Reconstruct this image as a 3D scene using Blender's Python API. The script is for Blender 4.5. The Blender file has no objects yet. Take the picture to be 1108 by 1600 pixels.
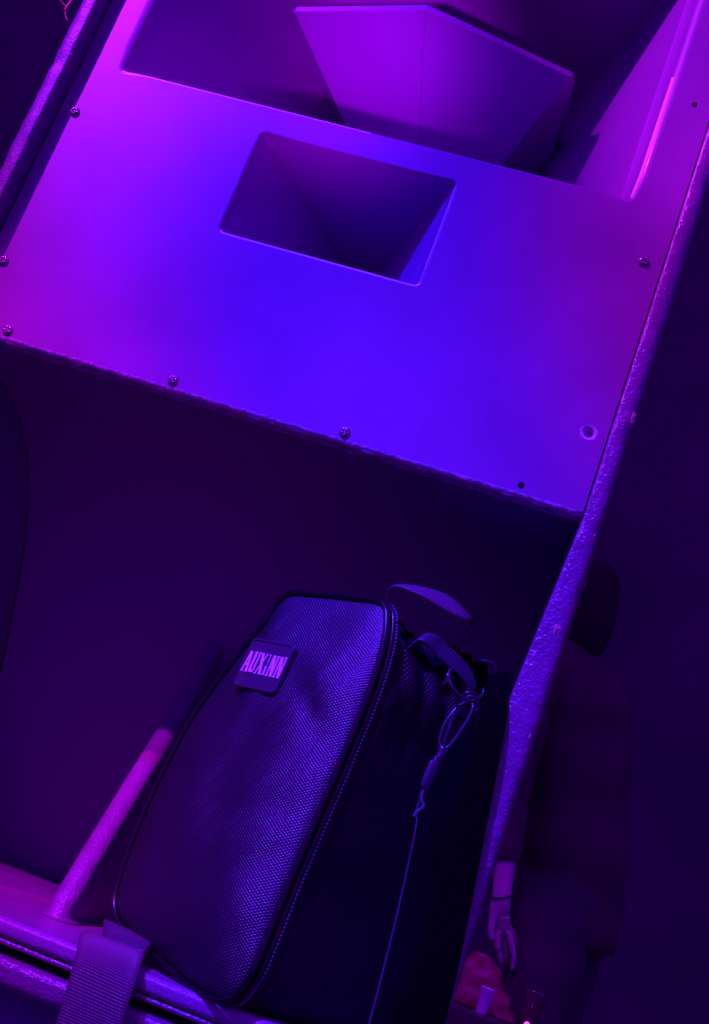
import bpy, bmesh, math, random
from mathutils import Vector, Matrix, noise
from mathutils.geometry import tessellate_polygon
random.seed(7)
S = bpy.context.scene
COL = S.collection
# ------------------------------------------------------------------ camera
# cabinet axes: X across the front, Y into the cabinet, Z up the cabinet
cd = bpy.data.cameras.new('camera'); cam = bpy.data.objects.new('camera', cd); COL.objects.link(cam)
rows = [(0.9371667702, 0.0913784527, 0.3367022767),
        (-0.2944655741, -0.3104027985, 0.9038474032),
        (0.1871055061, -0.9462029809, -0.2639913796)]
M4 = Matrix(rows).transposed().to_4x4(); M4.translation = Vector((0.0200, -1.0330, -0.3437))
cam.matrix_world = M4
cd.sensor_fit = 'VERTICAL'; cd.sensor_height = 24; cd.lens = 30.0; cd.clip_start = 0.02; cd.clip_end = 100
S.camera = cam
# ------------------------------------------------------------------ light
W = bpy.data.worlds.new('World'); S.world = W; W.use_nodes = True
W.node_tree.nodes['Background'].inputs[0].default_value = (0.17, 0.0, 1.0, 1)
W.node_tree.nodes['Background'].inputs[1].default_value = 1.05
S.view_settings.view_transform = 'Standard'; S.view_settings.look = 'None'
S.view_settings.exposure = 0; S.view_settings.gamma = 1

def spot(name, loc, aim, col, power, size, blend, radius):
    l = bpy.data.lights.new(name, 'SPOT'); l.color = col; l.energy = power
    l.spot_size = math.radians(size); l.spot_blend = blend; l.shadow_soft_size = radius
    o = bpy.data.objects.new(name, l); COL.objects.link(o); o.location = loc
    o.rotation_euler = (Vector(aim) - Vector(loc)).to_track_quat('-Z', 'Y').to_euler()
    return o
spot('blue_stage_light', (-1.95, -1.75, 2.35), (-0.42, 0.0, 0.29), (0.030, 0.006, 1.0), 1650, 11.6, 1.0, 0.04)
spot('blue_stage_light_low', (-1.33, -1.85, 2.20), (0.0, 0.0, -0.35), (0.100, 0.012, 1.0), 1450, 13.6, 1.0, 0.04)
spot('magenta_stage_light_left', (-1.95, -1.75, 2.15), (-0.896, 0.0, 0.382), (0.80, 0.012, 0.38), 720, 17.9, 1.0, 0.03)
spot('magenta_stage_light_right', (-2.0, -1.7, 2.0), (0.159, 0.0, 0.139), (0.60, 0.012, 0.85), 560, 8.7, 1.0, 0.03)
spot('magenta_stage_light_horn', (-2.0, -1.7, 2.0), (-0.04, 0.0, 0.50), (0.46, 0.016, 1.00), 850, 8.0, 1.0, 0.02)
spot('magenta_stage_light_top', (-1.95, -1.75, 2.25), (-0.640, 0.0, 0.540), (0.58, 0.012, 0.80), 480, 10.0, 1.0, 0.03)
spot('violet_deflector_fill', (-0.10, -1.60, -0.90), (-0.37, 0.1, 0.47), (0.42, 0.002, 1.0), 420, 7.5, 1.0, 0.05)  # added fill from below, standing in for light bounced onto the deflector
spot('magenta_stage_light_low', (-0.90, -2.00, 2.00), (-0.43, 0.15, -0.43), (0.45, 0.004, 0.70), 900, 11, 1.0, 0.04)

# ------------------------------------------------------------------ materials
def mat(name, base, rough=0.5, spec=0.5, bump=None, metallic=0.0, tint=None, coat=0.0, sheen=0.0):
    """bump = list of (kind, scale, strength, distance)"""
    m = bpy.data.materials.new(name); m.use_nodes = True
    nt = m.node_tree; N = nt.nodes; L = nt.links; b = N['Principled BSDF']
    b.inputs['Base Color'].default_value = (*base, 1); b.inputs['Roughness'].default_value = rough
    b.inputs['Metallic'].default_value = metallic; b.inputs['Specular IOR Level'].default_value = spec
    b.inputs['Coat Weight'].default_value = coat; b.inputs['Coat Roughness'].default_value = .07; b.inputs['Sheen Weight'].default_value = sheen
    tc = N.new('ShaderNodeTexCoord')
    if tint:
        sc, amount = tint
        n = N.new('ShaderNodeTexNoise'); n.inputs['Scale'].default_value = sc; n.inputs['Detail'].default_value = 6
        L.new(tc.outputs['Object'], n.inputs['Vector'])
        r = N.new('ShaderNodeMapRange'); r.inputs[1].default_value = .3; r.inputs[2].default_value = .7
        r.inputs[3].default_value = 1 - amount; r.inputs[4].default_value = 1 + amount
        L.new(n.outputs[0], r.inputs[0])
        v = N.new('ShaderNodeVectorMath'); v.operation = 'SCALE'; v.inputs[0].default_value = base
        L.new(r.outputs[0], v.inputs['Scale']); L.new(v.outputs[0], b.inputs['Base Color'])
    prev = None
    for kind, sc, st, di in (bump or []):
        if kind == 'noise':
            n = N.new('ShaderNodeTexNoise'); n.inputs['Detail'].default_value = 3
        else:
            n = N.new('ShaderNodeTexVoronoi'); n.feature = 'SMOOTH_F1'
        n.inputs['Scale'].default_value = sc
        L.new(tc.outputs['Object'], n.inputs['Vector'])
        bp = N.new('ShaderNodeBump'); bp.inputs['Strength'].default_value = st; bp.inputs['Distance'].default_value = di
        L.new(n.outputs[0], bp.inputs['Height'])
        if prev: L.new(prev.outputs[0], bp.inputs['Normal'])
        prev = bp
    if prev: L.new(prev.outputs[0], b.inputs['Normal'])
    return m

def weave(name, base, period, rough=0.45, depth=0.0006, fade=0.55, spec=1.0):
    """basket weave read from the UV map, which is in metres"""
    m = bpy.data.materials.new(name); m.use_nodes = True
    nt = m.node_tree; N = nt.nodes; L = nt.links; b = N['Principled BSDF']
    b.inputs['Roughness'].default_value = rough; b.inputs['Specular IOR Level'].default_value = spec
    uv = N.new('ShaderNodeUVMap'); sp = N.new('ShaderNodeSeparateXYZ'); L.new(uv.outputs[0], sp.inputs[0])
    def mth(op, a, c=None):
        n = N.new('ShaderNodeMath'); n.operation = op
        for i, x in enumerate((a, c)):
            if x is None: continue
            if isinstance(x, (int, float)): n.inputs[i].default_value = x
            else: L.new(x, n.inputs[i])
        return n.outputs[0]
    k = 2 * math.pi / period
    s1 = mth('COSINE', mth('MULTIPLY', sp.outputs[0], k))
    s2 = mth('COSINE', mth('MULTIPLY', sp.outputs[1], k * 1.45))
    h = mth('MULTIPLY', s1, s2)
    h = mth('ADD', mth('MULTIPLY', h, .5), .5)
    bp = N.new('ShaderNodeBump'); bp.inputs['Strength'].default_value = 1.0; bp.inputs['Distance'].default_value = depth
    L.new(h, bp.inputs['Height'])
    tc = N.new('ShaderNodeTexCoord'); n = N.new('ShaderNodeTexNoise'); n.inputs['Scale'].default_value = 900; n.inputs['Detail'].default_value = 2
    L.new(tc.outputs['Object'], n.inputs['Vector'])
    b2 = N.new('ShaderNodeBump'); b2.inputs['Strength'].default_value = .5; b2.inputs['Distance'].default_value = .0004
    L.new(n.outputs[0], b2.inputs['Height']); L.new(bp.outputs[0], b2.inputs['Normal']); L.new(b2.outputs[0], b.inputs['Normal'])
    v = N.new('ShaderNodeVectorMath'); v.operation = 'SCALE'; v.inputs[0].default_value = base
    L.new(mth('ADD', mth('MULTIPLY', mth('POWER', h, 1.5), fade * 2.2), 1 - fade), v.inputs['Scale']); L.new(v.outputs[0], b.inputs['Base Color'])
    return m

M = {}
M['baffle'] = mat('satin_violet_black_paint', (.25, .07, .25), .45, .4, [('noise', 9, .10, .004), ('noise', 320, .06, .0003)], tint=(11, .13), coat=.8)
M['horn'] = mat('satin_horn_paint', (.34, .08, .34), .38, .5, [('noise', 14, .1, .003)], tint=(5, .06), coat=.5)
M['rubber'] = mat('textured_rubber_paint', (.20, .06, .20), .22, .9, [('noise', 420, .75, .0012), ('voronoi', 260, .5, .0010)], tint=(60, .15))
M['rubber_worn'] = mat('worn_rubber_paint', (.13, .04, .16), .45, .4, [('noise', 420, .5, .0009)], tint=(60, .15))
M['rubber_low'] = mat('smooth_rubber_paint', (.30, .09, .32), .36, .6, [('noise', 380, .7, .0011)], tint=(30, .1))
M['divider'] = mat('textured_divider_paint', (.27, .08, .29), .36, .6, [('noise', 420, .8, .0011), ('voronoi', 260, .3, .0006)], tint=(60, .15))
M['inside'] = mat('matt_black_inside_paint', (.24, .09, .30), .8, .12, [('noise', 200, .3, .0006)])
M['wood'] = mat('bare_chipped_wood', (.45, .30, .25), .8, .3, [('noise', 500, .8, .0008)])
M['worn'] = mat('worn_and_highlight_edge', (.95, .92, .85), .35, .8, [('noise', 300, .3, .0003)], coat=1.0)  # bare worn lips; also used to paint highlights on the horn edges
M['raw'] = mat('raw_board_edge', (.55, .50, .55), .6, .5, [('noise', 350, .9, .0012), ('noise', 60, .4, .002)], tint=(90, .35))
M['steel'] = mat('scratched_screw_steel', (.30, .24, .26), .22, 1.0, [('noise', 700, .3, .0003)], metallic=.5)
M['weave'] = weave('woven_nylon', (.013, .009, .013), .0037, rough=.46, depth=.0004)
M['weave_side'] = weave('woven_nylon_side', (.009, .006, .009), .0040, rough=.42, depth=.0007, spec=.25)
M['black_band'] = mat('near_black_band', (.003, .003, .003), .9, .02, [('noise', 900, .4, .0003)])
M['piping'] = mat('smooth_vinyl_piping', (.008, .007, .008), .25, .5)
M['thread'] = mat('zip_tape_thread', (.14, .12, .16), .5, .4, [('noise', 900, .5, .0004)])
M['webbing'] = mat('ribbed_webbing', (.17, .08, .12), .5, .5, [('noise', 900, .4, .0003)])
M['loop'] = mat('dark_loop_webbing', (.07, .06, .08), .4, .7, [('noise', 900, .4, .0003)])
M['patch'] = mat('rubber_patch', (.055, .045, .06), .42, .5)
M['print'] = mat('pale_raised_lettering', (.98, .95, .90), .6, .3)
M['buckle'] = mat('black_plated_metal', (.045, .04, .05), .22, 1.0, coat=1.0)
M['plastic'] = mat('grey_plastic', (.09, .08, .10), .25, .8)
M['skin'] = mat('skin', (.42, .32, .30), .5, .4, [('noise', 120, .2, .001)], tint=(30, .08))
M['cloth'] = mat('dark_clothing', (.075, .045, .045), .85, .2, [('noise', 90, .5, .003)], tint=(8, .3))
M['trouser'] = mat('dark_trousers', (.055, .04, .05), .85, .2, [('noise', 90, .5, .003)])
M['hair'] = mat('dark_hair', (.035, .02, .025), .9, .05, [('noise', 200, .8, .003)])
M['red'] = mat('red_shiny_cloth', (.22, .006, .05), .45, .4, [('noise', 40, .5, .006)], tint=(20, .25))
M['cup'] = mat('white_paper_cup', (.8, .75, .75), .4, .5)
M['case'] = mat('dark_case_board', (.06, .03, .04), .6, .4, [('noise', 60, .3, .002)])
M['glass'] = mat('dark_glass', (.10, .04, .06), .12, .6)
M['floor'] = mat('dark_club_floor', (.06, .05, .06), .6, .4, [('noise', 20, .4, .004)], tint=(3, .3))
M['wall'] = mat('dark_club_wall', (.075, .050, .065), .85, .2, [('noise', 6, .4, .01)], tint=(1.3, .30))
M['cable'] = mat('cable_jacket', (.16, .08, .12), .45, .5)
m = bpy.data.materials.new('indicator_glow'); m.use_nodes = True
e = m.node_tree.nodes['Principled BSDF']; e.inputs['Emission Color'].default_value = (.8, .05, 1, 1); e.inputs['Emission Strength'].default_value = 2.5
M['glow'] = m

# ------------------------------------------------------------------ helpers
def link(name, verts, faces, m, parent=None, smooth=False, uvs=None):
    me = bpy.data.meshes.new(name); me.from_pydata([tuple(v) for v in verts], [], faces)
    if uvs:
        ul = me.uv_layers.new(name='UVMap')
        for lp in me.loops: ul.data[lp.index].uv = uvs[lp.vertex_index]
    bm = bmesh.new(); bm.from_mesh(me); bmesh.ops.recalc_face_normals(bm, faces=bm.faces); bm.to_mesh(me); bm.free()
    if smooth: me.polygons.foreach_set('use_smooth', [True] * len(me.polygons))
    me.materials.append(m)
    o = bpy.data.objects.new(name, me); COL.objects.link(o)
    if parent is not None: adopt(o, parent)
    return o
def world_loc(o):
    v = Vector(o.location)
    while o.parent: o = o.parent; v += Vector(o.location)
    return v
def adopt(o, parent):
    """all meshes are written in world coordinates; parents are only moved, never turned"""
    o.parent = parent; o.location = Vector(o.location) - world_loc(parent)
def thing(name, label, cat, loc, group=None):
    o = bpy.data.objects.new(name, None); COL.objects.link(o); o.location = loc; o.empty_display_size = .05
    o['label'] = label; o['category'] = cat
    if group: o['group'] = group
    return o
def tag(o, label, cat):
    o['label'] = label; o['category'] = cat; return o
def bevelled(name, lo, hi, m, parent=None, r=.002, seg=2):
    bm = bmesh.new(); bmesh.ops.create_cube(bm, size=1)
    for v in bm.verts:
        v.co = Vector([(lo[i] + hi[i]) / 2 + v.co[i] * (hi[i] - lo[i]) for i in range(3)])
    if r: bmesh.ops.bevel(bm, geom=bm.edges[:], offset=r, segments=seg, affect='EDGES', profile=.5)
    me = bpy.data.meshes.new(name); bm.to_mesh(me); bm.free(); me.materials.append(m)
    o = bpy.data.objects.new(name, me); COL.objects.link(o)
    if parent is not None: adopt(o, parent)
    return o
def smooth_path(pts, n=8, closed=False):
    P = [Vector(p) for p in pts]; out = []; N = len(P)
    rng = range(N if closed else N - 1)
    for i in rng:
        p0 = P[(i - 1) % N] if closed or i > 0 else P[i]; p1 = P[i]; p2 = P[(i + 1) % N]
        p3 = P[(i + 2) % N] if closed or i + 2 < N else p2
        for k in range(n):
            t = k / n
            out.append(.5 * ((2 * p1) + (p2 - p0) * t + (2 * p0 - 5 * p1 + 4 * p2 - p3) * t * t + (3 * p1 - p0 - 3 * p2 + p3) * t ** 3))
    if not closed: out.append(P[-1])
    return out
def tube_geo(path, r, sides=8, closed=False, flat=1.0):
    V = []; F = []; n = len(path); ref = Vector((0.13, 0.21, 0.97)).normalized(); prev = None
    for i, p in enumerate(path):
        a = path[(i - 1) % n] if closed or i > 0 else p; b = path[(i + 1) % n] if closed or i < n - 1 else p
        t = (b - a).normalized()
        if prev is None: u = t.orthogonal().normalized()
        else: u = (prev - t * prev.dot(t)).normalized()
        prev = u; w = t.cross(u); rr = r(i / max(1, n - 1)) if callable(r) else r
        for k in range(sides):
            an = 2 * math.pi * k / sides
            V.append(p + u * (math.cos(an) * rr) + w * (math.sin(an) * rr * flat))
    m = n if closed else n - 1
    for i in range(m):
        j = (i + 1) % n
        for k in range(sides):
            l = (k + 1) % sides
            F.append((i * sides + k, i * sides + l, j * sides + l, j * sides + k))
    if not closed:
        F.append(tuple(range(sides))[::-1]); F.append(tuple((n - 1) * sides + k for k in range(sides)))
    return V, F
def tube(name, path, r, m, parent=None, sides=8, closed=False, flat=1.0):
    V, F = tube_geo(path, r, sides, closed, flat); return link(name, V, F, m, parent, smooth=True)
def twisted(name, path, r, pitch, m, parent, strands=2):
    """a laid cord: strands wound round the path"""
    V = []; F = []
    L = [0]
    for a, b in zip(path, path[1:]): L.append(L[-1] + (b - a).length)
    n = max(20, int(L[-1] / pitch * 8)); pts = []; j = 0
    for i in range(n + 1):
        d = L[-1] * i / n
        while j < len(path) - 2 and L[j + 1] < d: j += 1
        t = (d - L[j]) / max(1e-9, L[j + 1] - L[j]); pts.append((path[j].lerp(path[j + 1], t), d))
    ax = (path[-1] - path[0]).normalized(); u = ax.orthogonal().normalized(); w = ax.cross(u)
    for s in range(strands):
        q = [p + (u * math.cos(2 * math.pi * (d / pitch) + s * 2 * math.pi / strands) + w * math.sin(2 * math.pi * (d / pitch) + s * 2 * math.pi / strands)) * r * .55 for p, d in pts]
        v, f = tube_geo(q, r * .6, 5); k = len(V); V += v; F += [tuple(x + k for x in g) for g in f]
    return link(name, V, F, m, parent, smooth=True)
def rrect(x0, x1, z0, z1, r, seg=6):
    out = []
    for cx, cz, a0 in ((x1 - r, z0 + r, -90), (x1 - r, z1 - r, 0), (x0 + r, z1 - r, 90), (x0 + r, z0 + r, 180)):
        for k in range(seg + 1):
            a = math.radians(a0 + 90 * k / seg); out.append((cx + r * math.cos(a), cz + r * math.sin(a)))
    return out

# ================================================================== setting
g = link('ground', [(-20, -12, -1.05), (20, -12, -1.05), (20, 8, -1.05), (-20, 8, -1.05)], [(0, 1, 2, 3)], M['floor']); g['kind'] = 'structure'
g = bevelled('wall', (-20, 4.6, -1.05), (20, 4.75, 15), M['wall'], r=0); g['kind'] = 'structure'

# ================================================================== loudspeaker cabinet
CAB = thing('speaker_cabinet', 'tall horn loudspeaker cabinet with violet lit front panel and open lower recess', 'loudspeaker', (-.3, .3, -.475))
TOP = .66; BACK = .62; BOT = -.475
def nz(x, y, z, s): return noise.noise(Vector((x * s, y * s, z * s)))
def side_panel(sign, x_in, x_out, taper):
    V = []; F = []; nzs = 240
    rows_ = []
    for i in range(nzs + 1):
        z = BOT + (TOP - BOT) * i / nzs
        xi = x_in + taper(z)
        ro = .0085; ri = .0025; yf = -.022
        prof = [(xi, BACK), (xi, .30), (xi, .1), (xi, .03), (xi, yf + ri)]
        for k in range(1, 4):
            a = math.radians(30 * k); prof.append((xi + sign * ri * (1 - math.cos(a)), yf + ri * (1 - math.sin(a))))
        mid = x_out - sign * ro
        prof.append(((xi + sign * ri + mid) / 2, yf))
        for k in range(0, 7):
            a = math.radians(15 * k); prof.append((mid + sign * ro * math.sin(a), yf + ro * (1 - math.cos(a))))
        prof += [(x_out, .03), (x_out, .1), (x_out, .30), (x_out, BACK)]
        row = []
        for k, (x, y) in enumerate(prof):
            if 4 < k < 18:
                d = .0006 * nz(x, y, z, 90) + .0005 * nz(x, y, z, 300)
                dent = max(0, nz(x + 3, 2, z, 23) - .42) * .0035
                x += sign * (d - dent) * (1 if k > 9 else .2); y += -d + dent
            row.append(len(V)); V.append((x, y, z))
        rows_.append(row)
    n = len(rows_[0])
    for i in range(nzs):
        for k in range(n - 1): F.append((rows_[i][k], rows_[i][k + 1], rows_[i + 1][k + 1], rows_[i + 1][k]))
        F.append((rows_[i][n - 1], rows_[i][0], rows_[i + 1][0], rows_[i + 1][n - 1]))
    F.append(tuple(rows_[0])); F.append(tuple(rows_[-1][::-1]))
    o = link('side_panel', V, F, M['rubber'], CAB, smooth=True)
    o.data.materials.append(M['inside'])
    for p in o.data.polygons:
        if p.center.y > .03 and abs(p.normal.x) > .8 and abs(p.center.x - x_in) < .013: p.material_index = 1
    return o
def tap(z):
    if z > -.004: return 0.0006
    if z > -.165: return .0006 - .0116 * ((-.004 - z) / .161)
    return -.011
pr = side_panel(1, 0.0, .0165, tap)
pr['label'] = 'right side panel with worn chipped rounded front edge'
pl = side_panel(-1, -.6006, -.6175, lambda z: 0.0)
pl.data.materials[0] = M['rubber_worn']
pl['label'] = 'left side panel with narrow lit front edge'
# chips where the paint is knocked off down to the wood
def chip(c, rx, rz, parent, name='paint_chip', seed=1, yd=.0012):
    n = 11; V = [Vector(c)]; 
    for k in range(n):
        a = 2 * math.pi * k / n; rr = .7 + .5 * abs(nz(math.cos(a), math.sin(a), seed, 2))
        V.append(Vector((c[0] + rx * rr * math.cos(a), c[1] + yd * (.4 + random.random() * .6) + abs(math.cos(a)) * .0008, c[2] + rz * rr * math.sin(a))))
    V[0].y -= .0004
    F = [(0, 1 + k, 1 + (k + 1) % n) for k in range(n)]
    return link(name, V, F, M['wood'], parent)
chip((.0142, -.0205, .090), .0035, .0075, pr, seed=3)
chip((.0075, -.0232, -.104), .0045, .006, pr, seed=5)
chip((.0125, -.021, -.193), .003, .004, pr, seed=8)
chip((.0125, -.021, .045), .002, .005, pr, seed=9)
chip((.0135, -.020, -.02), .0018, .005, pr, seed=19)
chip((-.6015, -.0215, .292), .0018, .004, pl, seed=11)

# ---- baffle with two openings and three empty screw holes
Z_O = (.3052, .590); X_O = (-.5556, -.0494)
Z_S = (.1656, .2755); X_S = (-.3967, -.2033)
def hole_profile(r, depth):   # (inset outward from the hole, y)
    out = []
    for k in range(0, 7):
        a = math.radians(15 * k); out.append((r * (1 - math.sin(a)), r * (1 - math.cos(a))))
    out.append((0, depth)); return out
def build_baffle():
    V = []; F = []
    outer = rrect(-.5992, -.0006, 0.0, TOP - .012, .0012, 2)
    # wavy hand-cut lower edge
    dense = []
    for k in range(61):
        x = -.598 + .5968 * k / 60; dense.append((x, .0045 + .0007 * nz(x, 0, 0, 60) + .0005 * nz(x, 1, 0, 200)))
    outer = dense + [p for p in outer if p[1] > .1]
    holes = []
    def opening(x0, x1, z0, z1, cr, rr, ix, iz):      # rr: roundover radii bottom, right, top, left
        base = []; loops = []; rr0 = rrect(x0, x1, z0, z1, cr, 6)
        for i, a in enumerate(rr0):
            b = rr0[(i + 1) % len(rr0)]; n_ = max(1, int(math.dist(a, b) / .012))
            base += [(a[0] + (b[0] - a[0]) * k / n_, a[1] + (b[1] - a[1]) * k / n_) for k in range(n_)]
        prof = hole_profile(1.0, 1)
        for j in range(8):
            loop = []
            for (x, z) in base:
                wr = max(0, 1 - abs(x - x1) / .02) ; wl = max(0, 1 - abs(x - x0) / .02)
                wb = max(0, 1 - abs(z - z0) / .02); wt = max(0, 1 - abs(z - z1) / .02)
                s = wr + wl + wb + wt; r = (wb * rr[0] + wr * rr[1] + wt * rr[2] + wl * rr[3]) / s
                cx = min(max(x, x0 + cr), x1 - cr); cz = min(max(z, z0 + cr), z1 - cr)
                dx, dz = x - cx, z - cz; l = math.hypot(dx, dz) or 1
                if j < 7: o_, y = prof[j][0] * r, prof[j][1] * r
                else: o_, y = 0, .0176
                sx = -(2 * x - x0 - x1) / (x1 - x0) * (ix if j == 7 else 0); sz = -(2 * z - z0 - z1) / (z1 - z0) * (iz if j == 7 else 0)
                loop.append((x + dx / l * o_ + sx, y, z + dz / l * o_ + sz))
            loops.append(loop)
        return loops
    big = opening(*X_O, *Z_O, .0025, (.0034, .012, .004, .009), .0070, .0020)
    small = opening(*X_S, *Z_S, .004, (.0042, .0040, .0020, .004), .0088, .0034)
    def screwhole(x, z, rad, cs, seed):
        loops = []
        for (dr, y) in ((cs, 0), (cs * .35, .0010), (0, .0022), (-.0002, .011)):
            loops.append([(x + (rad + dr * (1 + .5 * nz(math.cos(a), math.sin(a), seed, 2.5))) * math.cos(a), y, z + (rad + dr * (1 + .5 * nz(math.cos(a), math.sin(a), seed, 2.5))) * math.sin(a)) for a in [2 * math.pi * k / 24 for k in range(24)]])
        return loops
    sh = [screwhole(-.0172, .0745, .0042, .0030, 3), screwhole(-.0572, .0108, .0023, .0010, 6), screwhole(-.0175, .4162, .0022, .0009, 9)]
    front = [[Vector((x, 0, z)) for x, z in outer]] + [[Vector(p) for p in lp[0]] for lp in [big, small] + sh]
    tris = tessellate_polygon([[Vector((p.x, p.z, 0)) for p in l] for l in front])
    flat = [p for l in front for p in l]
    V += flat; F += [tuple(t) for t in tris]
    # outer edge: small arris, then the thickness
    n = len(outer)
    for j, (ins, y) in enumerate(((-.0006, .0006), (-.0006, .0176))):
        base = len(V)
        for i, (x, z) in enumerate(outer):
            rough_ = .0006 * nz(x, y, z, 250) + .0005 * nz(x, 4, 0, 60) if z < .05 else 0
            V.append(Vector((x, (.0021 if z < .1 and j == 0 else y), z + (ins if z > .1 and False else (-.0045 + rough_ * 1.5 if z < .1 else .0006)))))
        prevb = 0 if j == 0 else base - n
        for i in range(n):
            k = (i + 1) % n; F.append((prevb + i, prevb + k, base + k, base + i))
    off = n
    for lp in [big, small] + sh:
        m_ = len(lp[0]); prevb = off; off += m_
        for j in range(1, len(lp)):
            base = len(V); V += [Vector(p) for p in lp[j]]
            for i in range(m_):
                k = (i + 1) % m_; F.append((prevb + i, prevb + k, base + k, base + i))
            prevb = base
        if m_ == 24 and lp is not big and lp is not small: F.append(tuple(prevb + i for i in range(m_)))
    me = bpy.data.meshes.new('baffle'); me.from_pydata([tuple(v) for v in V], [], F)
    nf = len(tris)
    bm = bmesh.new(); bm.from_mesh(me); bmesh.ops.recalc_face_normals(bm, faces=bm.faces); bm.to_mesh(me); bm.free()
    me.polygons.foreach_set('use_smooth', [i >= nf for i in range(len(me.polygons))])
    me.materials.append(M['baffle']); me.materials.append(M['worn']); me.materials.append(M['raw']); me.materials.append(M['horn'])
    for p in me.polygons:
        c = p.center
        if p.index < nf: continue
        if c.z < .0048 and c.y > .0002: p.material_index = 2
        elif .0012 < c.y < .0030 and X_O[1] - .001 < c.x < X_O[1] + .0115 and Z_O[0] + .0005 < c.z < .445: p.material_index = 1  # painted highlight streak on the right roundover of the big horn
        elif .005 < c.y < .0172 and c.z > .15 and -.57 < c.x < -.03: p.material_index = 3
        elif math.hypot(c.x + .0172, c.z - .0745) < .0078: p.material_index = 2
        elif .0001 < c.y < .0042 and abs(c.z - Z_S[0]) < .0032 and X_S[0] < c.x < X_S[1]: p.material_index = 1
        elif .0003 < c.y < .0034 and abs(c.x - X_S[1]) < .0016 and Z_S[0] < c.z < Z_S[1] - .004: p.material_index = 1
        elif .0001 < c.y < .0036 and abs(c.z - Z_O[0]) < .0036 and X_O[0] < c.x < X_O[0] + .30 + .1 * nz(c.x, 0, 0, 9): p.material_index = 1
    o = bpy.data.objects.new('baffle', me); COL.objects.link(o); adopt(o, CAB); return o
BAF = build_baffle()
BAF['label'] = 'smooth front panel with horn openings, lit blue and violet'
# splinters and filler lumps along the sawn lower edge
V = []; F = []
for k in range(150):
    x = -.595 + .59 * random.random(); w_ = random.uniform(.002, .008); h = random.uniform(.0004, .0013); y = random.uniform(.001, .014)
    b = len(V)
    V += [(x - w_, y, -.0008), (x + w_, y, -.0008), (x + w_ * .6, y + .003, -.0008), (x - w_ * .5, y + .003, -.0008), (x, y + .0015, -.0008 - h)]
    F += [(b, b + 1, b + 4), (b + 1, b + 2, b + 4), (b + 2, b + 3, b + 4), (b + 3, b, b + 4)]
link('edge_splinters', V, F, M['raw'], BAF)['kind'] = 'stuff'

V = []; F = []
for (cx_, cz_, n_, sp) in ((-.105, .232, 26, .016), (-.093, .100, 12, .012), (-.30, .13, 10, .05), (-.045, .06, 8, .02), (-.42, .20, 8, .05), (-.16, .06, 8, .05)):
    for k in range(n_):
        x, z = random.gauss(cx_, sp), random.gauss(cz_, sp)
        if (X_S[0] - .008 < x < X_S[1] + .008 and Z_S[0] - .008 < z < Z_S[1] + .008) or z > .29 or x > -.004 or z < .012: continue
        a = random.gauss(.9, .5); l = random.uniform(.0008, .005); w_ = random.uniform(.00007, .00018); b = len(V)
        dx, dz = math.cos(a) * l / 2, math.sin(a) * l / 2; px_, pz_ = -math.sin(a) * w_, math.cos(a) * w_
        V += [(x - dx, -.00006, z - dz), (x + px_, -.00006, z + pz_), (x + dx, -.00006, z + dz), (x - px_, -.00006, z - pz_), (x, -.00022, z)]
        F += [(b, b + 1, b + 4), (b + 1, b + 2, b + 4), (b + 2, b + 3, b + 4), (b + 3, b, b + 4)]
link('scratch_marks', V, F, M['raw'], BAF)['kind'] = 'stuff'
def screw_mesh(R=.0052, H=.0034):
    V = [(0, -H + .0009, 0)]; F = []; rings = 9; seg = 32
    for j in range(1, rings + 1):
        t = j / rings
        for k in range(seg):
            a = 2 * math.pi * k / seg; x = R * t * math.cos(a); z = R * t * math.sin(a)
            y = -H * math.sqrt(max(0, 1 - t ** 2.6))
            if (abs(x) < .0007 and abs(z) < .0026) or (abs(z) < .0007 and abs(x) < .0026): y += .0014
            V.append((x, y if j < rings else 0.0002, z))
    for k in range(seg): F.append((0, 1 + k, 1 + (k + 1) % seg))
    for j in range(rings - 1):
        for k in range(seg):
            a = 1 + j * seg + k; b = 1 + j * seg + (k + 1) % seg; F.append((a, b, b + seg, a + seg))
    return V, F
sv, sf = screw_mesh()
sc0 = link('screw', sv, sf, M['steel'], BAF, smooth=True); sc0.location = Vector((-.5825, 0, .2455)) - world_loc(BAF)
for i, (x, z) in enumerate(((-.5825, .0756), (-.0175, .2455), (-.5481, .0108), (-.3815, .0108), (-.2172, .0108), (-.5825, .4162))):
    c = sc0.copy(); COL.objects.link(c); c.parent = BAF; c.location = Vector((x, 0, z)) - world_loc(BAF)
    c.rotation_euler = (0, .3 + i * .7, 0)

# ---- big horn: four flared walls and a back plate
FL = .43; HD = .42
def quad(name, a, b, c, d, m, parent=CAB, thick=None):
    a, b, c, d = map(Vector, (a, b, c, d)); n = (b - a).cross(d - a).normalized() * (thick or .012)
    V = [a, b, c, d, a + n, b + n, c + n, d + n]
    return link(name, V, [(0, 1, 2, 3), (7, 6, 5, 4), (0, 4, 5, 1), (1, 5, 6, 2), (2, 6, 7, 3), (3, 7, 4, 0)], m, parent)
y0 = .0177
x0, x1 = X_O[0] + .0070, X_O[1] - .0070; z0, z1 = Z_O[0] + .0020, Z_O[1] - .0020
bx0, bx1 = x0 + FL * HD, x1 - FL * HD; bz0, bz1 = z0 + .07, z1 - .05
quad('horn_wall', (x1, y0, z0), (x1, y0, z1), (bx1, HD, bz1), (bx1, HD, bz0), M['horn'], thick=-.012)
quad('horn_wall', (x0, y0, z0), (x0, y0, z1), (bx0, HD, bz1), (bx0, HD, bz0), M['horn'], thick=.012)
quad('horn_wall', (x0, y0, z0), (x1, y0, z0), (bx1, HD, bz0), (bx0, HD, bz0), M['horn'], thick=-.012)
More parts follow.
